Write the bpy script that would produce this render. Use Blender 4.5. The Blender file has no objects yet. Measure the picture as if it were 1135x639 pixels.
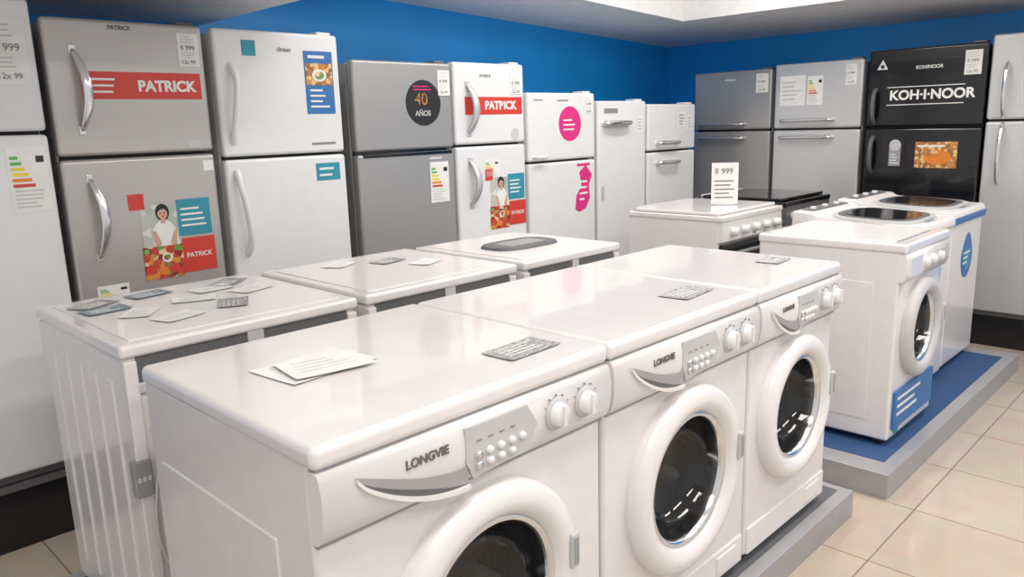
import bpy, bmesh, math, random
from mathutils import Vector, Matrix
random.seed(4)
W,H=1135,639
sc=bpy.context.scene
# ------------------------------------------------------------ materials
MATS={}
def mat(name,col,rough=.4,metal=0.,noise=0.03,scale=(6,6,6),bump=0.,coat=0.,alpha=1.,emit=0.,spec=.5):
    if name in MATS: return MATS[name]
    m=bpy.data.materials.new(name);m.use_nodes=True
    nt=m.node_tree;b=nt.nodes['Principled BSDF']
    tc=nt.nodes.new('ShaderNodeTexCoord');mp=nt.nodes.new('ShaderNodeMapping');mp.inputs['Scale'].default_value=scale
    nz=nt.nodes.new('ShaderNodeTexNoise');nz.inputs['Scale'].default_value=3;nz.inputs['Detail'].default_value=4
    nt.links.new(tc.outputs['Object'],mp.inputs[0]);nt.links.new(mp.outputs[0],nz.inputs['Vector'])
    r=nt.nodes.new('ShaderNodeValToRGB')
    c0=[max(0,c*(1-noise*2)) for c in col];c1=[min(1,c*(1+noise)) for c in col]
    r.color_ramp.elements[0].color=(*c0,1);r.color_ramp.elements[1].color=(*c1,1)
    r.color_ramp.elements[0].position=.3;r.color_ramp.elements[1].position=.7
    nt.links.new(nz.outputs['Fac'],r.inputs[0]);nt.links.new(r.outputs[0],b.inputs['Base Color'])
    b.inputs['Roughness'].default_value=rough;b.inputs['Metallic'].default_value=metal
    b.inputs['Coat Weight'].default_value=coat;b.inputs['Alpha'].default_value=alpha
    b.inputs['Specular IOR Level'].default_value=spec
    if emit: 
        b.inputs['Emission Color'].default_value=(*col,1);b.inputs['Emission Strength'].default_value=emit
    if bump:
        bp=nt.nodes.new('ShaderNodeBump');bp.inputs['Strength'].default_value=bump;bp.inputs['Distance'].default_value=.002
        nt.links.new(nz.outputs['Fac'],bp.inputs['Height']);nt.links.new(bp.outputs[0],b.inputs['Normal'])
    MATS[name]=m;return m
def patchwork(name,cols,scale):
    m=bpy.data.materials.new(name);m.use_nodes=True;nt=m.node_tree;b=nt.nodes['Principled BSDF']
    tc=nt.nodes.new('ShaderNodeTexCoord');v=nt.nodes.new('ShaderNodeTexVoronoi');v.inputs['Scale'].default_value=scale
    sp=nt.nodes.new('ShaderNodeSeparateColor');r=nt.nodes.new('ShaderNodeValToRGB');r.color_ramp.interpolation='CONSTANT'
    while len(r.color_ramp.elements)<len(cols): r.color_ramp.elements.new(.5)
    for i,c in enumerate(cols):
        r.color_ramp.elements[i].position=i/len(cols);r.color_ramp.elements[i].color=(*c,1)
    nt.links.new(tc.outputs['Object'],v.inputs['Vector']);nt.links.new(v.outputs['Color'],sp.inputs[0]);nt.links.new(sp.outputs[0],r.inputs[0]);nt.links.new(r.outputs[0],b.inputs['Base Color'])
    b.inputs['Roughness'].default_value=.45;return m
WHITE=mat('enamel_white',(.78,.75,.745),.17,noise=.015,coat=.4)
WHITE2=mat('plastic_white',(.80,.775,.765),.24,noise=.01,coat=.15)
FWHITE=mat('fridge_white',(.76,.77,.78),.25,noise=.012,coat=.25)
SILV=mat('brushed_silver',(.50,.48,.465),.30,.5,noise=.02,scale=(1,1,60))
SILV2=mat('brushed_silver_light',(.62,.625,.63),.30,.45,noise=.02,scale=(1,1,60))
GRAYF=mat('brushed_gray',(.40,.395,.39),.34,.5,noise=.02,scale=(1,1,60))
BLACKF=mat('gloss_black',(.006,.006,.008),.16,noise=.1,coat=.4)
DARK=mat('dark_rubber',(.025,.025,.027),.6)
DGRAY=mat('dark_gray_plastic',(.12,.12,.125),.45)
MGRAY=mat('mid_gray_plastic',(.32,.32,.33),.45)
GASKET=mat('gasket_gray',(.16,.16,.165),.5)
LGRAY=mat('light_gray_plastic',(.55,.545,.55),.4)
RECESS_SHADE=mat('recess_shade_gray',(.36,.35,.355),.45)
CHROME=mat('chrome',(.75,.75,.76),.15,.9,noise=.01)
DRUM=mat('drum_steel',(.13,.135,.14),.28,.8,noise=.35,scale=(40,40,40))
GLASS=mat('dark_door_glass',(.005,.006,.008),.04,noise=.0,coat=.6,alpha=.70)
PLINTH=mat('black_plinth',(.012,.012,.014),.22,bump=.1)
RED=mat('sticker_red',(.62,.05,.035),.4)
TEAL=mat('sticker_teal',(.03,.28,.38),.4)
BLUE=mat('sticker_blue',(.03,.16,.42),.4)
PINK=mat('sticker_pink',(.7,.03,.22),.4)
PAPER=mat('paper_white',(.80,.80,.78),.7)
INK=mat('ink_gray',(.25,.25,.26),.7)
INKL=mat('ink_pale',(.55,.55,.55),.7)
BLK=mat('ink_black',(.015,.015,.018),.4)
GRN=mat('ink_green',(.12,.45,.08),.5)
YEL=mat('ink_yellow',(.8,.65,.05),.5)
ORG=mat('ink_orange',(.75,.22,.03),.5)
SKIN=mat('print_skin',(.62,.36,.26),.5)
BREAD=patchwork('print_bread',[(.55,.25,.07),(.30,.12,.04),(.75,.5,.22),(.42,.18,.06)],55)
FOOD=patchwork('print_food',[(.50,.05,.03),(.65,.25,.04),(.25,.03,.02),(.15,.30,.06),(.75,.55,.35),(.55,.08,.05)],48)
BGP=patchwork('print_backdrop',[(.62,.64,.60),(.50,.52,.48),(.70,.70,.66),(.42,.47,.44)],22)
BROCH=mat('brochure_gray',(.42,.42,.43),.45,noise=.4,scale=(30,60,30))
BROCHB=mat('brochure_blue_gray',(.28,.36,.42),.45,noise=.4,scale=(30,60,30))
CARPET=mat('platform_blue_carpet',(.03,.085,.22),.85,noise=.15,scale=(60,60,60),bump=.4)
GCARPET=mat('platform_gray_top',(.12,.125,.14),.7,noise=.15,scale=(60,60,60),bump=.3)
PMET=mat('platform_metal',(.42,.42,.43),.35,.3)
WALLB=mat('blue_wall_paint',(.012,.37,.94),.36,noise=.04,scale=(1,1,1))
SOFF=mat('soffit_gray',(.80,.80,.80),.6)
CEIL=mat('ceiling_cream',(.80,.77,.71),.7)
# ------------------------------------------------------------ helpers
def empty(name,loc=(0,0,0),rz=0):
    e=bpy.data.objects.new(name,None);e.empty_display_size=.1
    sc.collection.objects.link(e);e.location=loc;e.rotation_euler=(0,0,rz);return e
def addmesh(name,bm,m,parent=None,smooth=False,wn=False):
    me=bpy.data.meshes.new(name);bmesh.ops.recalc_face_normals(bm,faces=bm.faces);bm.to_mesh(me);bm.free()
    me.materials.append(m)
    if smooth:
        for p in me.polygons:p.use_smooth=True
    o=bpy.data.objects.new(name,me);sc.collection.objects.link(o)
    if parent:o.parent=parent
    if wn:
        w=o.modifiers.new('wn','WEIGHTED_NORMAL');w.keep_sharp=False
    return o
def box(name,x0,x1,y0,y1,z0,z1,m,parent=None,bev=0,seg=3):
    bm=bmesh.new();bmesh.ops.create_cube(bm,size=1)
    for v in bm.verts:
        v.co=Vector((x0+(v.co.x+.5)*(x1-x0),y0+(v.co.y+.5)*(y1-y0),z0+(v.co.z+.5)*(z1-z0)))
    if bev: bmesh.ops.bevel(bm,geom=bm.edges[:],offset=bev,segments=seg,affect='EDGES',profile=.5)
    return addmesh(name,bm,m,parent,bool(bev),bool(bev))
def prismx(name,prof,x0,x1,m,parent,bev=0,smooth=False):
    bm=bmesh.new();a=[bm.verts.new((x0,y,z)) for y,z in prof];b=[bm.verts.new((x1,y,z)) for y,z in prof]
    n=len(prof)
    bm.faces.new(a);bm.faces.new(b)
    for i in range(n): bm.faces.new((a[i],a[(i+1)%n],b[(i+1)%n],b[i]))
    if bev: bmesh.ops.bevel(bm,geom=bm.edges[:],offset=bev,segments=2,affect='EDGES')
    o=addmesh(name,bm,m,parent,smooth or bool(bev),bool(bev))
    if smooth and not bev:
        for p in o.data.polygons:
            if abs(p.normal.x)>.9: p.use_smooth=False
    return o
def prismy(name,pts,y0,y1,m,parent):   # polygon in xz
    bm=bmesh.new();a=[bm.verts.new((x,y0,z)) for x,z in pts];b=[bm.verts.new((x,y1,z)) for x,z in pts]
    n=len(pts);bm.faces.new(a);bm.faces.new(b)
    for i in range(n): bm.faces.new((a[i],a[(i+1)%n],b[(i+1)%n],b[i]))
    return addmesh(name,bm,m,parent)
def lathe(name,prof,cx,cz,m,parent,N=64,axis='y',cy=0):
    bm=bmesh.new();rings=[]
    for r,y in prof:
        ring=[]
        if r<1e-5:
            p=(cx,y,cz) if axis=='y' else (cx,cy,y)
            ring=[bm.verts.new(p)]
        else:
            for i in range(N):
                a=2*math.pi*i/N
                p=(cx+r*math.cos(a),y,cz+r*math.sin(a)) if axis=='y' else (cx+r*math.cos(a),cy+r*math.sin(a),y)
                ring.append(bm.verts.new(p))
        rings.append(ring)
    for A,B in zip(rings[:-1],rings[1:]):
        for i in range(N):
            j=(i+1)%N
            if len(A)==1 and len(B)==1: continue
            if len(A)==1: bm.faces.new((A[0],B[i],B[j]))
            elif len(B)==1: bm.faces.new((A[i],A[j],B[0]))
            else: bm.faces.new((A[i],A[j],B[j],B[i]))
    return addmesh(name,bm,m,parent,True)
def tube(name,pts,r,m,parent,cyc=False,kind='NURBS'):
    c=bpy.data.curves.new(name,'CURVE');c.dimensions='3D';c.bevel_depth=r;c.bevel_resolution=4;c.use_fill_caps=True
    s=c.splines.new('NURBS');s.points.add(len(pts)-1)
    for p,q in zip(s.points,pts):p.co=(*q,1)
    s.order_u=3;s.use_endpoint_u=True;s.resolution_u=8
    c.materials.append(m);o=bpy.data.objects.new(name,c);sc.collection.objects.link(o)
    if parent:o.parent=parent
    return o
def text(name,body,x,y,z,size,m,parent,align='LEFT',rot=(math.pi/2,0,0),off=0.0006):
    c=bpy.data.curves.new(name,'FONT');c.body=body;c.size=size;c.extrude=.0006;c.align_x=align;c.align_y='CENTER';c.offset=off
    c.materials.append(m);o=bpy.data.objects.new(name,c);sc.collection.objects.link(o)
    o.parent=parent;o.location=(x,y,z);o.rotation_euler=rot;return o
def disc(name,cx,cz,r,y,m,parent,sx=1,th=.0015):
    pts=[(cx+r*sx*math.cos(2*math.pi*i/32),cz+r*math.sin(2*math.pi*i/32)) for i in range(32)]
    return prismy(name,pts,y-th,y,m,parent)
def cut(obj,cutter):
    for x in [x for x in obj.modifiers if x.type=='WEIGHTED_NORMAL']: obj.modifiers.remove(x)
    md=obj.modifiers.new('b','BOOLEAN');md.object=cutter;md.operation='DIFFERENCE';md.solver='EXACT'
    bpy.context.view_layer.update()
    dg=bpy.context.evaluated_depsgraph_get()
    me=bpy.data.meshes.new_from_object(obj.evaluated_get(dg));obj.modifiers.clear();obj.data=me
    bpy.data.objects.remove(cutter)
    w=obj.modifiers.new('wn','WEIGHTED_NORMAL');w.keep_sharp=False
# ------------------------------------------------------------ front-load washer
def washer_base(e,w,d,h,R=.25,dz=.42,toph=.05,lid=WHITE):
    body=box('body',0,w,.01,d,.025,h-.03,WHITE,e,bev=.012)
    c=lathe('tmpcut',[(0,-.1),(R*.72,-.1),(R*.72,.3),(0,.3)],w/2,dz,WHITE,e)
    cut(body,c)
    for i,(fx,fy) in enumerate([(.05,.06),(w-.05,.06),(.05,d-.05),(w-.05,d-.05)]):
        lathe('foot_%d'%(i+1),[(0,0),(.022,0),(.02,.03),(0,.03)],fx,0,DARK,e,N=16,axis='z',cy=fy)
    return body
def door(e,w,dz,R,ring=WHITE2,grip=True):
    x=w/2
    k=R/.25
    lathe('door_ring',[(.252*k,.012),(.252*k,-.010),(.246*k,-.022),(.232*k,-.030),(.214*k,-.034),(.198*k,-.031),(.185*k,-.021),(.176*k,-.006),(.176*k,.03),(.20*k,.03)],x,dz,ring,e,N=96)
    lathe('door_inner_trim',[(.179*k,-.012),(.172*k,-.017),(.164*k,-.006),(.160*k,.03)],x,dz,CHROME,e,N=96)
    lathe('door_glass',[(.163*k,.0),(.155*k,.03),(.14*k,.065),(.10*k,.09),(.05*k,.1),(0,.102)],x,dz,GLASS,e,N=96)
    lathe('rubber_gasket',[(.178*k,.03),(.168*k,.06),(.150*k,.075),(.158*k,.10),(.178*k,.11)],x,dz,GASKET,e,N=96)
    lathe('drum',[(.178*k,.09),(.177*k,.28),(.10*k,.295),(0,.28)],x,dz,DRUM,e,N=64)
    for i in range(3):
        a=math.radians(90+120*i)
        lathe('drum_paddle_%d'%(i+1),[(0,.10),(.022,.12),(.022,.27),(0,.28)],x+.15*k*math.cos(a),dz+.15*k*math.sin(a),LGRAY,e,N=16)
    if grip:
        box('door_grip',x+.205*k,x+.232*k,-.042,-.028,dz-.01,dz+.07,LGRAY,e,bev=.006)
        box('door_grip_slot',x+.211*k,x+.226*k,-.0435,-.040,dz+.0,dz+.06,MGRAY,e,bev=.001)
def washer_a(loc,w,d,h,dz=.41,R=.25,brochure=True):
    e=empty('front_load_washing_machine',loc)
    washer_base(e,w,d,h,R,dz)
    # lid: main slab and raised centre
    box('top_lid',-.004,w+.004,-.012,d+.002,h-.040,h,WHITE,e,bev=.014,seg=5)
    box('lid_seam',.004,w-.004,-.004,d-.004,h-.046,h-.038,MGRAY,e)
    # bulged control fascia
    pf=[(.03,h-.168),(.005,h-.168),(-.008,h-.160),(-.017,h-.14),(-.022,h-.11),(-.022,h-.08),(-.018,h-.055),(-.012,h-.043),(.03,h-.043)]
    prismx('control_fascia',pf,.001,w-.001,WHITE2,e,smooth=True)
    prismx('fascia_seam',[(.03,h-.173),(.004,h-.173),(.002,h-.166),(.03,h-.166)],.003,w-.003,MGRAY,e)
    s=w/.70;Y=-.0225
    # drawer pull : flat crescent, recess shade painted in gray, with its lip
    up=[];lo=[]
    for i in range(17):
        t=i/16
        x=(.060+.228*t)*s
        up.append((x,h-.066-.062*math.sin(math.pi/2*t)**1.1))
        lo.append((x,h-.066-.095*math.sin(math.pi/2*min(1,t*1.02))**.75))
    prismy('drawer_recess_shade',up+lo[::-1],Y-.001,Y+.004,RECESS_SHADE,e)
    lo2=[(x,z-.008) for x,z in lo]
    up2=[(x,z) for x,z in lo]
    prismy('drawer_lip',up2+lo2[::-1],Y-.008,Y+.006,WHITE2,e)
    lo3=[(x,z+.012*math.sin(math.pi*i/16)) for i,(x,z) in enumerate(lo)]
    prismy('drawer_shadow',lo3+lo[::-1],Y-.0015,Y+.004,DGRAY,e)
    prismy('control_plate',[(.285*s,h-.056),(.44*s,h-.056),(.468*s,h-.10),(.44*s,h-.146),(.30*s,h-.155),(.285*s,h-.12)],Y-.002,Y+.004,LGRAY,e)
    for r in range(2):
        for i in range(5-r):
            cx=(.312+.028*i)*s;cz=h-.112-r*.020
            lathe('button_%d_%d'%(r+1,i+1),[(0,Y-.010),(.0065,Y-.010),(.008,Y-.006),(.008,Y)],cx,cz,WHITE2 if i else CHROME,e,N=16)
    for i in range(4):
        box('button_mark_%d'%(i+1),(.31+.028*i)*s,(.322+.028*i)*s,Y-.003,Y,h-.088,h-.085,INK,e)
    for k,cx in enumerate((.525,.612)):
        cx*=s
        lathe('knob_skirt_%d'%(k+1),[(0,Y-.004),(.032,Y-.004),(.034,Y)],cx,h-.10,LGRAY,e,N=32)
        lathe('knob_%d'%(k+1),[(0,Y-.020),(.019,Y-.020),(.023,Y-.016),(.026,Y-.002)],cx,h-.10,WHITE2,e,N=32)
        box('knob_grip_%d'%(k+1),cx-.005,cx+.005,Y-.025,Y-.015,h-.122,h-.078,WHITE2,e,bev=.002)
        for j in range(5):
            a=math.radians(150-30*j)
            box('dial_mark_%d_%d'%(k+1,j+1),cx+.039*math.cos(a)-.0015,cx+.039*math.cos(a)+.0015,Y-.0005,Y+.003,h-.10+.039*math.sin(a)-.0015,h-.10+.039*math.sin(a)+.0015,INK,e)
    text('brand_label','LONGVIE',.155*s,Y-.0015,h-.080,.022*s,DGRAY,e)
    door(e,w,dz,R)
    # lower service hatch and seam lines
    box('kick_panel',.012,w-.012,.004,.02,.03,.115,WHITE2,e,bev=.004)
    box('pump_hatch',w-.16,w-.05,-.0,.01,.045,.10,WHITE2,e,bev=.004)
    # embossed side
    box('side_emboss',-.0035,.01,.13,d-.05,.09,h-.20,WHITE,e,bev=.003)
    box('side_emboss_right',w-.01,w+.0035,.13,d-.05,.09,h-.20,WHITE,e,bev=.003)
    return e
# ------------------------------------------------------------ washer seen from the back
def washer_back(loc,w,d,h,style=0):
    e=empty('front_load_washing_machine',(loc[0]+w,loc[1]+d,loc[2]),math.pi)
    # local: front faces -y (world +y). rear face is local y=d
    washer_base(e,w,d,h,.22,.42)
    box('top_lid',-.006,w+.006,-.012,d+.012,h-.032,h,WHITE,e,bev=.010,seg=4)
    box('lid_inset',.03,w-.03,.03,d-.03,h-.001,h+.0025,WHITE2,e,bev=.001)
    prismx('control_fascia',[(.03,h-.16),(-.01,h-.15),(-.02,h-.1),(-.012,h-.04),(.03,h-.04)],.001,w-.001,WHITE2,e,smooth=True)
    for k in range(2):
        lathe('knob_%d'%(k+1),[(0,-.045),(.02,-.045),(.025,-.02)],.1+.1*k,h-.095,WHITE2,e,N=24)
    door(e,w,.42,.22)
    # rear : frame, recess and cover plate
    box('rear_gap',.03,w-.03,d-.001,d+.003,h-.095,h-.03,DGRAY,e)
    box('rear_cover',.05,w-.05,d-.002,d+.006,.12,h-.13,WHITE,e,bev=.004)
    box('rear_rail_top',.02,w-.02,d-.002,d+.010,h-.120,h-.095,LGRAY,e,bev=.003)
    box('rear_bracket',w*.45,w*.52,d-.001,d+.008,h-.095,h-.03,LGRAY,e,bev=.002)
    box('rear_corner_left',.0,.03,d-.01,d+.010,.03,h-.04,WHITE,e,bev=.004)
    box('rear_corner_right',w-.03,w,d-.01,d+.010,.03,h-.04,WHITE,e,bev=.004)
    tube('drain_hose',[(w*.18,d+.012,h-.3),(w*.18,d+.03,h-.12),(w*.34,d+.035,h-.055),(w*.55,d+.03,h-.12),(w*.55,d+.012,h-.5)],.012,LGRAY,e)
    tube('power_cord',[(w-.04,d+.012,h-.2),(w-.06,d+.03,h-.22),(w-.01,d+.03,h-.45),(w-.05,d+.03,h-.6),(w-.10,d+.03,.1)],.004,LGRAY,e)
    if style==0:
        box('plug_box',w-.03,w+.012,d-.01,d+.02,h-.37,h-.28,MGRAY,e,bev=.004)
        text('plug_label','0 0 0',w-.025,d+.021,h-.325,.015,PAPER,e)
        for i in range(5):
            box('side_rib_%d'%(i+1),w-.002,w+.004,.08+.11*i,.11+.11*i,.1,h-.1,WHITE,e,bev=.0015)
    return e
# ------------------------------------------------------------ stickers
def sticker(e,x0,x1,z0,z1,m,name='sticker',y=0.,th=.0012):
    return box(name,x0,x1,y-th,y+.001,z0,z1,m,e)
def lines(e,x0,x1,z0,z1,n,y,m=INK,name='print_line'):
    for i in range(n):
        z=z1-(i+.7)*(z1-z0)/n
        box('%s_%d'%(name,i+1),x0,x0+(x1-x0)*random.uniform(.55,.95),y-.0008,y,z,z+(z1-z0)/n*.35,m,e)
def price(e,x0,x1,z0,z1):
    sticker(e,x0,x1,z0,z1,PAPER,'price_card',0,.003);m=(x1-x0)*.12
    h=z1-z0
    lines(e,x0+m,x1-m,z1-h*.30,z1-h*.06,3,-.003,INKL)
    text('price_digits','$ 999',x0+m,-.0035,z0+h*.56,(x1-x0)*.30,INK,e,off=.0003)
    lines(e,x0+m,x1-m,z0+h*.24,z0+h*.44,3,-.003,INKL);text('price_small','12x 99',x0+m,-.0035,z0+h*.13,(x1-x0)*.24,INK,e,off=.0003)
def energy(e,x0,x1,z0,z1):
    sticker(e,x0,x1,z0,z1,PAPER,'energy_label',0,.0015)
    w=x1-x0;h=z1-z0
    for i,mm in enumerate([GRN,GRN,YEL,YEL,ORG,RED]):
        z=z1-h*(.14+.085*i)
        box('energy_bar_%d'%(i+1),x0+w*.08,x0+w*(.28+.07*i),-.0025,-.0015,z-h*.05,z,mm,e)
    box('energy_class',x0+w*.72,x0+w*.92,-.0025,-.0015,z1-h*.24,z1-h*.14,BLK,e)
    lines(e,x0+w*.1,x1-w*.1,z0+h*.05,z0+h*.36,5,-.0016,INKL)
def poster_family(e,x0,z0,s):
    """kitchen advert: backdrop photo with a cook and food plus three colour squares; s = overall height"""
    w=s*.95
    box('advert_photo',x0+w*.10,x0+w*.56,-.0014,.001,z0+s*.0,z0+s*.86,BGP,e)
    prismy('advert_hair',[(x0+w*(.36+.085*math.cos(t)),z0+s*(.77+.10*math.sin(t))) for t in [i*math.pi/8 for i in range(16)]],-.0018,-.001,BLK,e)
    prismy('advert_neck',[(x0+w*.33,z0+s*.64),(x0+w*.39,z0+s*.64),(x0+w*.385,z0+s*.72),(x0+w*.335,z0+s*.72)],-.0020,-.001,SKIN,e)
    prismy('advert_shirt',[(x0+w*.22,z0+s*.34),(x0+w*.23,z0+s*.58),(x0+w*.28,z0+s*.65),(x0+w*.33,z0+s*.68),(x0+w*.36,z0+s*.65),(x0+w*.39,z0+s*.68),(x0+w*.45,z0+s*.65),(x0+w*.50,z0+s*.58),(x0+w*.53,z0+s*.34)],-.0019,-.001,PAPER,e)
    disc('advert_face',x0+w*.36,z0+s*.755,s*.066,-.0018,SKIN,e,.85,.0006)
    prismy('advert_fringe',[(x0+w*.30,z0+s*.77),(x0+w*.31,z0+s*.83),(x0+w*.36,z0+s*.86),(x0+w*.42,z0+s*.83),(x0+w*.42,z0+s*.77),(x0+w*.38,z0+s*.81),(x0+w*.33,z0+s*.80)],-.0027,-.0022,BLK,e)
    for j in (-1,1): disc('advert_eye_%d'%(j+2),x0+w*(.36+.022*j),z0+s*.762,s*.007,-.0024,BLK,e,1.3,.0004)
    disc('advert_mouth',x0+w*.36,z0+s*.725,s*.009,-.0024,RED,e,2.0,.0004)
    prismy('advert_arm',[(x0+w*.22,z0+s*.56),(x0+w*.26,z0+s*.56),(x0+w*.32,z0+s*.40),(x0+w*.24,z0+s*.36)],-.0024,-.0018,SKIN,e)
    prismy('advert_arm_b',[(x0+w*.51,z0+s*.56),(x0+w*.475,z0+s*.54),(x0+w*.42,z0+s*.40),(x0+w*.50,z0+s*.36)],-.0024,-.0018,SKIN,e)
    box('advert_food',x0+w*.08,x0+w*.56,-.0026,-.001,z0,z0+s*.38,FOOD,e)
    for i,(a,b,r,mm) in enumerate([(.16,.12,.06,RED),(.30,.09,.05,ORG),(.44,.11,.055,RED),(.19,.26,.04,BREAD),(.36,.24,.055,PAPER),(.12,.33,.03,GRN)]):
        disc('advert_fruit_%d'%(i+1),x0+w*a,z0+s*b,s*r,-.0026,mm,e,1.1,.0006)
    disc('advert_salad',x0+w*.36,z0+s*.245,s*.036,-.0032,FOOD,e,1.1,.0006)
    box('advert_square_red_small',x0-w*.02,x0+w*.16,-.002,.001,z0+s*.82,z0+s*1.0,RED,e)
    box('advert_square_teal',x0+w*.54,x0+w*.96,-.0030,.001,z0+s*.47,z0+s*.90,TEAL,e)
    lines(e,x0+w*.58,x0+w*.93,z0+s*.56,z0+s*.82,4,-.0030,PAPER,'advert_text')
    box('advert_square_red',x0+w*.56,x0+w*.98,-.0030,.001,z0+s*.03,z0+s*.44,RED,e)
    text('advert_brand','PATRICK',x0+w*.60,-.0036,z0+s*.23,s*.078,PAPER,e,off=.0003)
# ------------------------------------------------------------ refrigerator
def fridge(loc,w,h,split,m,rz=0,d=.62,side=None,seam=DARK,bev=.014):
    """origin at left/front/bottom, front plane y=0; split=local height of seam or None"""
    e=empty('refrigerator',loc,rz)
    box('cabinet',.006,w-.006,.06,d,.0,h-.012,side or m,e,bev=.006)
    box('door_gasket',.014,w-.014,.045,.062,.03,h-.02,seam,e)
    g=.006
    if split:
        box('freezer_door',0,w,0,.052,split+g,h,m,e,bev=bev,seg=4)
        box('lower_door',0,w,0,.052,.03,split-g,m,e,bev=bev,seg=4)
    else:
        box('single_door',0,w,0,.052,.03,h,m,e,bev=bev,seg=4)
    box('kick_grille',.02,w-.02,.03,.06,.0,.03,DGRAY,e)
    box('hinge_cover',w-.09,w-.02,.02,.10,h-.002,h+.012,DGRAY if m!=FWHITE else WHITE2,e,bev=.004)
    return e
def vhandle(e,x,z0,z1,m,r=.011,bow=.045,lean=0.0,name='handle'):
    zm=(z0+z1)/2
    tube(name,[(x,0.005,z0),(x,-.02,z0+.01),(x+lean,-bow,z0+(zm-z0)*.5),(x+lean*1.5,-bow-.004,zm),(x+lean,-bow,z1-(z1-zm)*.5),(x,-.02,z1-.01),(x,.005,z1)],r,m,e)
def flat_handle(e,x,z0,z1,m,wd=.036,bow=.05,sgn=1,name='handle'):
    """broad leaf-shaped bowed handle"""
    bm=bmesh.new();N=20;rows=[]
    for i in range(N+1):
        t=i/N;s=math.sin(math.pi*t);hw=wd/2*(.45+.55*s**.6)
        cx=x+sgn*.022*s;y=-bow*s**.7;z=z0+(z1-z0)*t
        rows.append([bm.verts.new((cx-hw,y+.006,z)),bm.verts.new((cx-hw*.6,y-.004,z)),bm.verts.new((cx+hw*.6,y-.004,z)),bm.verts.new((cx+hw,y+.006,z)),bm.verts.new((cx,y+.012,z))])
    for a,b in zip(rows[:-1],rows[1:]):
        for k in range(5): bm.faces.new((a[k],a[(k+1)%5],b[(k+1)%5],b[k]))
    bm.faces.new(rows[0]);bm.faces.new(rows[-1])
    addmesh(name,bm,m,e,True)
    box(name+'_mount_a',x-wd*.3,x+wd*.3,-.006,.004,z0-.012,z0+.02,m,e,bev=.003)
    box(name+'_mount_b',x-wd*.3,x+wd*.3,-.006,.004,z1-.02,z1+.012,m,e,bev=.003)
def hhandle(e,x0,x1,z,m,r=.009,bow=.035,name='handle'):
    tube(name,[(x0,.004,z),(x0,-bow*.8,z),(x0+.03,-bow,z),((x0+x1)/2,-bow-.006,z),(x1-.03,-bow,z),(x1,-bow*.8,z),(x1,.004,z)],r,m,e)

YF=3.0;ZB=.25
def F(x0,x1,ztop,zs,m,**k):
    return fridge((x0,YF,ZB),x1-x0,ztop-ZB,(zs-ZB) if zs else None,m,**k)
# left white
e=F(.22,.825,1.87,1.44,FWHITE); h=1.62
price(e,.47,.58,1.345,1.555); energy(e,.47,.59,.93,1.145)
text('brand_label','drean',.30,-.001,1.5,.03,INK,e)
# silver two-door
e=F(.85,1.40,1.82,1.35,SILV)
sticker(e,.10,.525,1.30,1.395,RED,'red_banner')
text('banner_text','PATRICK',.29,-.002,1.345,.053,PAPER,e,off=.0022)
lines(e,.12,.26,1.315,1.38,3,-.0012,PAPER)
flat_handle(e,.085,1.19,1.47,CHROME);flat_handle(e,.085,.74,1.03,CHROME)
price(e,.45,.53,1.42,1.54);text('brand_label','PATRICK',.21,-.001,1.545,.02,DGRAY,e)
poster_family(e,.21,.635,.325)
sticker(e,.50,.54,1.03,1.07,PAPER);energy(e,.06,.17,.55,.64)
sticker(e,.45,.50,1.12,1.145,LGRAY,'badge')
# white two-door
e=F(1.44,2.005,1.82,1.32,FWHITE)
tube('handle_upper',[(.045,.0,1.13),(.04,-.03,1.18),(.06,-.038,1.30),(.07,-.03,1.40),(.06,0,1.43)],.013,WHITE2,e)
tube('handle_lower',[(.045,.0,1.02),(.04,-.03,.98),(.06,-.038,.85),(.07,-.03,.72),(.06,0,.68)],.013,WHITE2,e)
sticker(e,.115,.175,1.47,1.53,TEAL);text('brand_label','drean',.27,-.001,1.50,.028,INK,e)
sticker(e,.39,.53,1.24,1.50,BLUE,'blue_advert');box('advert_photo',.395,.525,-.002,0,1.36,1.45,BREAD,e)
disc('advert_plate',.46,1.40,.025,-.002,PAPER,e,1.4);disc('advert_meal',.46,1.40,.016,-.0034,FOOD,e,1.4);lines(e,.41,.51,1.26,1.35,4,-.0014,PAPER);lines(e,.41,.50,1.46,1.495,1,-.0014,PAPER)
sticker(e,.41,.53,.955,1.03,TEAL);lines(e,.425,.52,.965,1.02,2,-.0014,PAPER)
lines(e,.40,.53,1.10,1.13,1,-.0001)
# gray two-door
e=F(2.07,2.655,1.725,1.31,GRAYF,seam=BLACKF)
box('grip_recess',.03,.57,-.003,.02,1.037,1.056,BLACKF,e,bev=.004)
disc('round_advert',.40,1.285,.108,-.0,BLK,e,1.0);text('advert_text','40',.345,-.003,1.30,.08,BREAD,e,off=0);text('advert_text_b','AÑOS',.345,-.003,1.235,.035,INKL,e)
lines(e,.34,.46,1.34,1.37,2,-.0018,PINK)
price(e,.495,.57,1.32,1.44);energy(e,.42,.54,.80,1.00)
text('brand_label','whirlpool',.42,-.001,1.02,.02,PAPER,e)
# white with red banner
e=F(2.67,3.18,1.735,1.32,FWHITE)
sticker(e,.07,.49,1.225,1.315,RED,'red_banner');text('banner_text','PATRICK',.21,-.002,1.27,.058,PAPER,e,off=.0022)
flat_handle(e,.09,1.13,1.38,SILV2,.05);flat_handle(e,.09,.76,1.0,SILV2,.05)
price(e,.40,.49,1.33,1.43);poster_family(e,.20,.62,.32);energy(e,.19,.30,.90,.99)
text('brand_label','PATRICK',.18,-.001,1.42,.02,INK,e);disc('badge',.43,1.12,.03,0,LGRAY,e)
sticker(e,.08,.17,1.33,1.37,PAPER);lines(e,.09,.16,1.335,1.365,2,-.0014)
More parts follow.
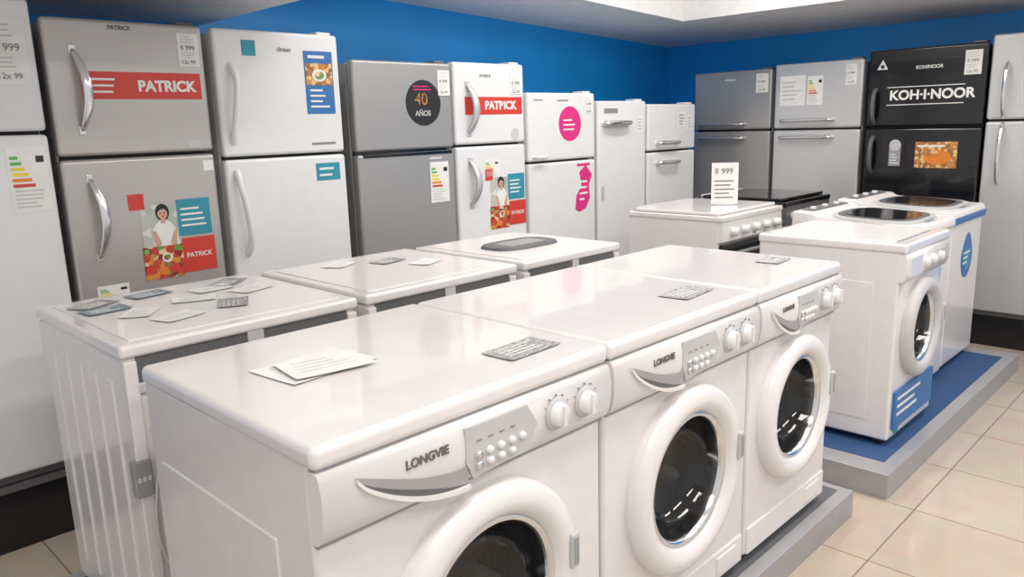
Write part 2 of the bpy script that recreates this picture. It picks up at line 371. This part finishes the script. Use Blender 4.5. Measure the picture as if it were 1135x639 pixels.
# white, pink stickers
e=F(3.205,3.80,1.59,1.205,FWHITE)
disc('pink_round_advert',.36,1.165,.10,0,PINK,e);lines(e,.30,.42,1.12,1.20,3,-.0016,PAPER)
lines(e,.25,.40,1.285,1.31,1,-.0002);price(e,.50,.57,1.22,1.32)
prismy('pink_figure',[(.40,.66),(.44,.64),(.50,.66),(.54,.72),(.53,.80),(.56,.86),(.50,.92),(.44,.88),(.46,.80),(.41,.74)],-.0012,.001,PINK,e)
lines(e,.44,.52,.70,.84,4,-.0014,PAPER);hhandle(e,.04,.13,.985,WHITE2)
sticker(e,.42,.54,.915,.93,PINK);lines(e,.05,.16,1.29,1.31,1,-.0002)
# white single door
e=F(3.83,4.335,1.545,None,FWHITE)
hhandle(e,.05,.30,1.16,CHROME,.016);box('handle_backplate',.05,.30,-.008,.002,1.14,1.18,LGRAY,e,bev=.003)
sticker(e,.06,.2,1.22,1.25,INK,'badge');sticker(e,.40,.47,1.10,1.20,PAPER);lines(e,.41,.46,1.11,1.19,4,-.0014,INKL)
box('lock',.03,.05,-.01,.0,.7,.78,LGRAY,e,bev=.002)
# white two-door small
e=F(4.36,4.94,1.525,1.215,FWHITE)
hhandle(e,.10,.34,1.02,CHROME,.014);hhandle(e,.10,.34,.89,CHROME,.014);sticker(e,.36,.45,1.12,1.22,PAPER);lines(e,.37,.44,1.13,1.21,4,-.0014)
sticker(e,.47,.54,1.10,1.20,PAPER);lines(e,.48,.53,1.11,1.19,4,-.0014,INKL)
# right wall row
XR=5.3;ZR=.19
def R(y0,y1,ztop,zs,m,**k):
    return fridge((XR,y0,ZR),y0-y1,ztop-ZR,zs-ZR,m,rz=-math.pi/2,**k)
e=R(3.23,2.615,1.75,1.33,GRAYF);hhandle(e,.06,.42,1.185,CHROME,.012);hhandle(e,.06,.42,1.085,CHROME,.012)
price(e,.50,.59,1.40,1.53);text('brand_label','whirlpool',.25,-.001,1.50,.022,PAPER,e)
e=R(2.59,1.99,1.77,1.33,SILV2);hhandle(e,.06,.42,1.20,CHROME,.012);hhandle(e,.06,.42,1.085,CHROME,.012)
sticker(e,.04,.22,1.30,1.50,PAPER,'price_card');lines(e,.06,.20,1.33,1.47,5,-.0014,INKL)
energy(e,.235,.34,1.30,1.49);price(e,.49,.56,1.42,1.55)
e=R(1.955,1.285,1.81,1.33,BLACKF)
text('banner_text','KOH·I·NOOR',.135,-.002,1.335,.080,PAPER,e,off=.0026)
box('brand_frame_top',.12,.56,-.0015,0,1.385,1.390,PAPER,e);box('brand_frame_bottom',.12,.56,-.0015,0,1.277,1.282,PAPER,e)
prismy('brand_triangle',[(.05,1.50),(.115,1.50),(.0825,1.56)],-.0015,0,PAPER,e);disc('brand_triangle_eye',.0825,1.517,.012,-.0015,BLK,e)
text('brand_label','KOHINOOR',.28,-.001,1.50,.028,PAPER,e)
price(e,.55,.64,1.44,1.58)
vhandle(e,.05,1.17,1.38,DGRAY,.013);vhandle(e,.05,.86,1.08,DGRAY,.013)
box('award_sticker',.155,.225,-.0015,0,.90,1.04,MGRAY,e,bev=0);disc('award_head',.19,1.03,.035,-.0015,LGRAY,e);lines(e,.165,.22,.91,.98,4,-.0016,PAPER)
box('advert_photo',.31,.55,-.0015,0,.89,1.05,BREAD,e);disc('advert_bread',.44,.955,.045,-.0015,ORG,e,1.7)
disc('advert_bread_b',.40,.985,.02,-.003,BREAD,e,2.2)
lines(e,.32,.5,1.01,1.04,1,-.0016,PAPER)
e=R(1.27,.60,1.845,1.36,SILV2)
vhandle(e,.09,1.19,1.50,CHROME,.012,.05);vhandle(e,.09,.80,1.15,CHROME,.012,.05)
text('brand_label','PATRICK',.25,-.001,1.50,.03,INK,e)

# ------------------------------------------------------------ washers
PH=.10
washer_a((.565,1.0,PH),.725,.655,.85,R=.245)
washer_a((1.30,1.0,PH),.67,.655,.85,dz=.412,R=.248)
washer_a((1.98,1.0,PH),.565,.655,.85,dz=.43,R=.228)
washer_back((.59,1.85,PH),.64,.63,.85,0)
washer_back((1.27,1.85,PH),.62,.60,.85,1)
washer_back((1.93,1.85,PH),.55,.58,.85,1)
# right group washer
def washer_c(loc,w,d,h):
    e=empty('front_load_washing_machine',loc)
    DZ=.455;RR=.205
    washer_base(e,w,d,h,RR,DZ)
    box('top_lid',-.004,w+.004,-.014,d+.004,h-.04,h,WHITE,e,bev=.012,seg=4)
    box('lid_inset',.04,w-.04,.05,d-.04,h-.001,h+.003,WHITE2,e,bev=.001)
    prismx('control_fascia',[(.03,h-.15),(-.004,h-.15),(-.016,h-.12),(-.016,h-.06),(-.008,h-.04),(.03,h-.04)],.001,w-.001,WHITE2,e,smooth=True)
    box('detergent_drawer',.03,.17,-.022,-.01,h-.135,h-.055,WHITE,e,bev=.004)
    box('display_panel',.34,.47,-.018,-.01,h-.12,h-.065,LGRAY,e,bev=.002)
    for k in range(3): lathe('knob_%d'%(k+1),[(0,-.036),(.014,-.036),(.018,-.032),(.021,-.016)],.22+.09*k,h-.095,WHITE2,e,N=24)
    door(e,w,DZ,RR,LGRAY)
    box('blue_banner',.03,w-.03,-.001,.011,.07,.225,BLUE,e);lines(e,.06,w*.8,.11,.21,3,-.001,PAPER)
    disc('banner_mark',.09,.07,.035,.009,TEAL,e)
    box('side_emboss',-.003,.01,.10,d-.06,.10,h-.16,WHITE,e,bev=.0025)
    for i in range(8):
        box('lid_vent_%d'%(i+1),.06+.05*i,.085+.05*i,.03,.045,h,h+.003,MGRAY,e)
    return e
washer_c((3.13,.985,PH),.53,.59,.83)
def toploader(loc,w,d,h,accent):
    e=empty('top_load_washing_machine',loc)
    box('body',0,w,0,d,.025,h-.07,WHITE,e,bev=.02,seg=4)
    for i,(fx,fy) in enumerate([(.05,.05),(w-.05,.05),(.05,d-.05),(w-.05,d-.05)]):
        lathe('foot_%d'%(i+1),[(0,0),(.022,0),(.02,.03),(0,.03)],fx,0,DARK,e,N=16,axis='z',cy=fy)
    D=.10
    prismx('top_deck',[(-.008,h-.085),(-.012,h-.06),(0,h-.03),(d-D-.02,h-.012),(d-D,h+.012),(d,h+.016),(d+.004,h-.08)],-.006,w+.006,WHITE2,e,bev=.006)
    if accent==BLUE: prismx('blue_edge',[(-.010,h-.095),(-.014,h-.07),(-.012,h-.06),(d,h-.06),(d,h-.095)],-.009,w+.009,BLUE,e)
    pts=[]
    for i in range(40):
        a=2*math.pi*i/40;c,s=math.cos(a),math.sin(a)
        pts.append((w/2+(w/2-.03)*abs(c)**.6*(1 if c>0 else -1),(d-D)/2+.0+((d-D)/2-.03)*abs(s)**.6*(1 if s>0 else -1)))
    def slab(name,sc_,z,th,m):
        bm=bmesh.new();cx,cy=w/2,(d-D)/2
        sl=.018/(d-D)
        A=[bm.verts.new((cx+(x-cx)*sc_,cy+(y-cy)*sc_,z+sl*y)) for x,y in pts];B=[bm.verts.new((v.co.x,v.co.y,v.co.z+th)) for v in A]
        bm.faces.new(A);bm.faces.new(B)
        for i in range(40):bm.faces.new((A[i],A[(i+1)%40],B[(i+1)%40],B[i]))
        addmesh(name,bm,m,e)
    slab('lid_frame',1,h-.032,.014,LGRAY);slab('lid_glass',.88,h-.020,.005,DGRAY);slab('lid_glass_inner',.74,h-.018,.005,BLACKF)
    box('lid_grip',w/2-.06,w/2+.06,.02,.04,h-.022,h-.008,LGRAY,e,bev=.003)
    box('control_strip',.06,w-.06,d-.08,d-.02,h+.013,h+.018,DGRAY,e)
    for k in range(3): lathe('knob_%d'%(k+1),[(0,h+.030),(.014,h+.030),(.016,h+.018)],.12+.14*k,0,LGRAY,e,N=20,axis='z',cy=d-.05)
    prismy('drop_sticker',[(w*.55+.10*math.sin(t)*(1-.35*(math.cos(t)>0)*math.cos(t)),h-.28+.12*math.cos(t)) for t in [i*math.pi/16 for i in range(32)]],-.0015,.001,BLUE,e)
    disc('drop_sticker_inner',w*.55,h-.30,.06,-.0015,TEAL,e,.8)
    lines(e,w*.42,w*.66,h-.33,h-.25,3,-.003,PAPER)
    return e
toploader((3.68,1.11,PH),.54,.57,.85,LGRAY)
toploader((4.245,1.12,PH),.55,.57,.86,BLUE)
# ------------------------------------------------------------ stoves
def stove(loc,w,d,h,top):
    e=empty('gas_stove',loc)
    for i,(fx,fy) in enumerate([(.05,.05),(w-.05,.05),(.05,d-.05),(w-.05,d-.05)]):
        lathe('foot_%d'%(i+1),[(0,0),(.018,0),(.018,.07),(0,.07)],fx,0,DARK,e,N=12,axis='z',cy=fy)
    box('body',0,w,.02,d,.06,h-.03,WHITE,e,bev=.008)
    box('cooktop',-.004,w+.004,-.01,d,h-.035,h-.005,WHITE if top==WHITE else BLACKF,e,bev=.008)
    box('folding_lid',.01,w-.01,.03,d-.035,h-.004,h+.012,top,e,bev=.006)
    box('rear_hinge',.05,w-.05,d-.03,d,h-.005,h+.012,LGRAY,e,bev=.003)
    prismx('control_panel',[(.03,h-.14),(-.01,h-.13),(-.004,h-.035),(.03,h-.035)],.002,w-.002,WHITE2 if top==WHITE else DGRAY,e)
    for k in range(5): lathe('knob_%d'%(k+1),[(0,-.045),(.016,-.045),(.02,-.04),(.023,-.006)],w*(.14+.18*k),h-.085,WHITE2,e,N=20)
    box('oven_door',.015,w-.015,-.005,.03,.24,h-.15,BLACKF,e,bev=.006)
    box('oven_window',.09,w-.09,-.008,.0,.34,h-.27,DGRAY,e,bev=.004)
    hhandle(e,.05,w-.05,h-.19,CHROME,.009,.04,'oven_handle')
    box('warming_drawer',.015,w-.015,-.003,.03,.075,.225,WHITE,e,bev=.006)
    return e
stove((3.44,1.93,0.1),.64,.56,.85,WHITE)
stove((4.13,1.93,0.1),.58,.56,.86,BLACKF)
# price sign on the first stove
e=empty('price_sign',(3.80,2.12,.9625),-.9)
box('sign_base',-.05,.05,-.03,.03,0,.006,LGRAY,e)
box('sign_card',-.070,.070,-.002,.002,.004,.225,PAPER,e)
text('sign_text','$ 999',-.055,-.003,.18,.042,INK,e);lines(e,-.055,.055,.03,.14,5,-.0021)

# ------------------------------------------------------------ brochures on tops
def sheet(x,y,z,w,h,rot,m,name='paper_sheet',curl=.003):
    bm=bmesh.new();N=8;vs=[[bm.verts.new(((i/N-.5)*w,(j/N-.5)*h,.001+curl*((abs(i/N-.5)*2)**4+(abs(j/N-.5)*2)**4)*.5)) for j in range(N+1)] for i in range(N+1)]
    for i in range(N):
        for j in range(N): bm.faces.new((vs[i][j],vs[i+1][j],vs[i+1][j+1],vs[i][j+1]))
    o=addmesh(name,bm,m,None,True);o.location=(x,y,z);o.rotation_euler=(0,0,rot)
    for i in range(4):
        b=box('print_line_%d'%(i+1),-w*.35,w*random.uniform(.1,.38),h*(.30-.16*i),h*(.325-.16*i),.0008,.0018,INKL if m==PAPER else PAPER,o)
    return o
T=.9502
sheet(.80,1.36,T,.21,.15,.10,PAPER);sheet(.81,1.34,T+.004,.17,.13,-.15,PAPER)
sheet(1.15,1.11,T,.16,.09,.05,BROCH,'brochure');sheet(1.83,1.13,T,.16,.09,.1,BROCH,'brochure');sheet(2.43,1.17,T,.12,.08,.1,BROCH,'brochure')
T2=.953
for x,y,r,m_ in [(.70,2.36,.5,BROCH),(.86,2.38,.2,BROCHB),(.92,2.2,-.4,PAPER),(.75,2.15,.9,PAPER),(1.02,2.3,.1,PAPER),(.80,2.02,.3,PAPER),(1.1,2.36,.7,BROCH),(.97,2.06,1.1,BROCH),(.70,2.26,.1,BROCHB),(1.1,2.2,.3,PAPER),(1.65,2.25,.2,BROCH),(1.5,2.33,.5,PAPER),(1.72,2.12,.4,PAPER)]:
    sheet(x,y,T2,.12,.08,r,m_,'leaflet',.003)
# oval glass tray lying on the far machine
e=empty('glass_hob_lid',(2.2,2.12,.9527));
bm=bmesh.new()
A=[bm.verts.new((.17*abs(math.cos(i*math.pi/20))**.6*(1 if math.cos(i*math.pi/20)>0 else -1),.10*abs(math.sin(i*math.pi/20))**.7*(1 if math.sin(i*math.pi/20)>0 else -1),0)) for i in range(40)];B=[bm.verts.new((v.co.x*.95,v.co.y*.95,.01)) for v in A]
bm.faces.new(A);bm.faces.new(B)
for i in range(40):bm.faces.new((A[i],A[(i+1)%40],B[(i+1)%40],B[i]))
addmesh('dark_lid',bm,DGRAY,e);
box('lid_highlight_panel',-.10,.10,-.05,.05,.009,.0115,MGRAY,e,bev=.001)

# ------------------------------------------------------------ platforms
def platform(x0,x1,y0,y1,fr,fx,deck):
    e=empty('display_platform',(0,0,0))
    box('deck',x0+fx,x1-fx,y0+fr,y1-fr,.0,PH-.001,deck,e)
    box('edge_front',x0,x1,y0,y0+fr,0.0,PH-.0005,PMET,e,bev=.003);box('edge_back',x0,x1,y1-fr,y1,0.0,PH-.0005,PMET,e,bev=.003)
    box('edge_left',x0,x0+fx,y0+fr-.004,y1-fr+.004,0.0,PH-.0005,PMET,e,bev=.003);box('edge_right',x1-fx,x1,y0+fr-.004,y1-fr+.004,0.0,PH-.0005,PMET,e,bev=.003)
platform(.50,2.68,.95,2.52,.045,.03,GCARPET)
platform(2.88,4.88,.90,2.52,.055,.11,CARPET)

# ------------------------------------------------------------ room
XW,YW=5.97,3.9
box('wall_left',-1.6,XW+.1,YW,YW+.1,0,2.9,WALLB)
box('wall_right',XW,XW+.1,-1.6,YW,0,2.9,WALLB)
# floor with tiles
fm=bpy.data.materials.new('floor_tiles');fm.use_nodes=True;nt=fm.node_tree;b=nt.nodes['Principled BSDF']
tc=nt.nodes.new('ShaderNodeTexCoord');mp=nt.nodes.new('ShaderNodeMapping');mp.inputs['Location'].default_value=(-.17,-.35,0)
br=nt.nodes.new('ShaderNodeTexBrick');br.offset=0;br.inputs['Scale'].default_value=1;br.inputs['Brick Width'].default_value=.45;br.inputs['Row Height'].default_value=.45
br.inputs['Mortar Size'].default_value=.0028;br.inputs['Color1'].default_value=(.57,.475,.385,1);br.inputs['Color2'].default_value=(.61,.515,.425,1);br.inputs['Mortar'].default_value=(.27,.21,.16,1)
nz=nt.nodes.new('ShaderNodeTexNoise');nz.inputs['Scale'].default_value=9;nz.inputs['Detail'].default_value=6
mx=nt.nodes.new('ShaderNodeMix');mx.data_type='RGBA';mx.blend_type='MULTIPLY';mx.inputs[0].default_value=.25
nt.links.new(tc.outputs['Object'],mp.inputs[0]);nt.links.new(mp.outputs[0],br.inputs['Vector']);nt.links.new(tc.outputs['Object'],nz.inputs['Vector'])
nt.links.new(br.outputs['Color'],mx.inputs[6]);nt.links.new(nz.outputs['Color'],mx.inputs[7]);nt.links.new(mx.outputs[2],b.inputs['Base Color'])
b.inputs['Roughness'].default_value=.12
bp=nt.nodes.new('ShaderNodeBump');bp.invert=True;bp.inputs['Strength'].default_value=.3;bp.inputs['Distance'].default_value=.002;nt.links.new(br.outputs['Fac'],bp.inputs['Height']);nt.links.new(bp.outputs[0],b.inputs['Normal'])
box('floor',-1.6,XW+.1,-1.6,YW+.1,-.05,0,fm)
# plinths
e=empty('display_plinth');box('plinth_left',-1.0,5.0,YF+.03,YF+.70,0,ZB-.001,PLINTH,e)
box('plinth_left_rail',-1.0,5.0,YF+.015,YF+.03,ZB-.03,ZB-.004,DGRAY,e)
e=empty('display_plinth');box('plinth_right',XR+.03,XW-.02,-1.0,3.3,0,ZR-.001,PLINTH,e)
# soffit: underside rises gently away from the right wall
def zs(x): return 2.03+.043*(XW-x)
e=empty('soffit')
def quadprism(name,pts,ztop,m):
    bm=bmesh.new();A=[bm.verts.new((x,y,zs(x))) for x,y in pts];B=[bm.verts.new((x,y,ztop)) for x,y in pts]
    bm.faces.new(A);bm.faces.new(B);n=len(pts)
    for i in range(n):bm.faces.new((A[i],A[(i+1)%n],B[(i+1)%n],B[i]))
    return addmesh(name,bm,m,e)
quadprism('soffit_left',[(-1.6,3.05),(4.84,3.05),(XW,3.05),(XW,YW),(-1.6,YW)],2.7,SOFF)
quadprism('soffit_right',[(4.84,-1.6),(XW,-1.6),(XW,3.05),(4.84,3.05)],2.7,SOFF)
box('soffit_beam',-1.6,1.82,1.9,YW,1.945,2.2,SOFF,e,bev=.004)
box('ceiling',-1.6,XW+.1,-1.6,YW+.1,2.7,2.8,CEIL)
# ceiling light panels
LP=mat('light_panel',(1,.98,.95),.5,emit=2.0,noise=0)
for (x,y) in [(.2,.4),(2.2,.4),(3.9,.4),(.2,-.9),(2.2,-.9),(3.9,-.9),(2.6,2.1),(4.0,2.1)]:
    e=empty('ceiling_light_panel',(x,y,2.70))
    box('frame',-.62,.62,-.17,.17,-.03,0,WHITE2,e);box('diffuser',-.59,.59,-.14,.14,-.034,-.028,LP,e)
    l=bpy.data.lights.new('tube_light','AREA');l.shape='RECTANGLE';l.size=1.18;l.size_y=.28;l.energy=16.5;l.color=(1,.965,.93)
    o=bpy.data.objects.new('tube_light',l);sc.collection.objects.link(o);o.parent=e;o.location=(0,0,-.04)
w=bpy.data.worlds.new('World');sc.world=w;w.use_nodes=True;w.node_tree.nodes['Background'].inputs[0].default_value=(1,.985,.97,1);w.node_tree.nodes['Background'].inputs[1].default_value=.72
# ------------------------------------------------------------ camera
cx,cy=W/2,H/2
v1=Vector((1430-cx,-(112-cy)));v2=Vector((-330-cx,-(165-cy)));f=math.sqrt(-(v1.dot(v2)))
X=Vector((v1.x,v1.y,-f)).normalized();Yv=Vector((v2.x,v2.y,-f)).normalized();Z=X.cross(Yv)
cam=bpy.data.cameras.new('camera');co=bpy.data.objects.new('camera',cam);sc.collection.objects.link(co)
M=Matrix((X,Yv,Z)).to_4x4();M.translation=Vector((0,0,1.42));co.matrix_world=M
cam.sensor_fit='HORIZONTAL';cam.sensor_width=36;cam.lens=f/W*36;cam.clip_start=.05
sc.camera=co
sc.view_settings.view_transform='Standard';sc.view_settings.look='None';sc.view_settings.exposure=0
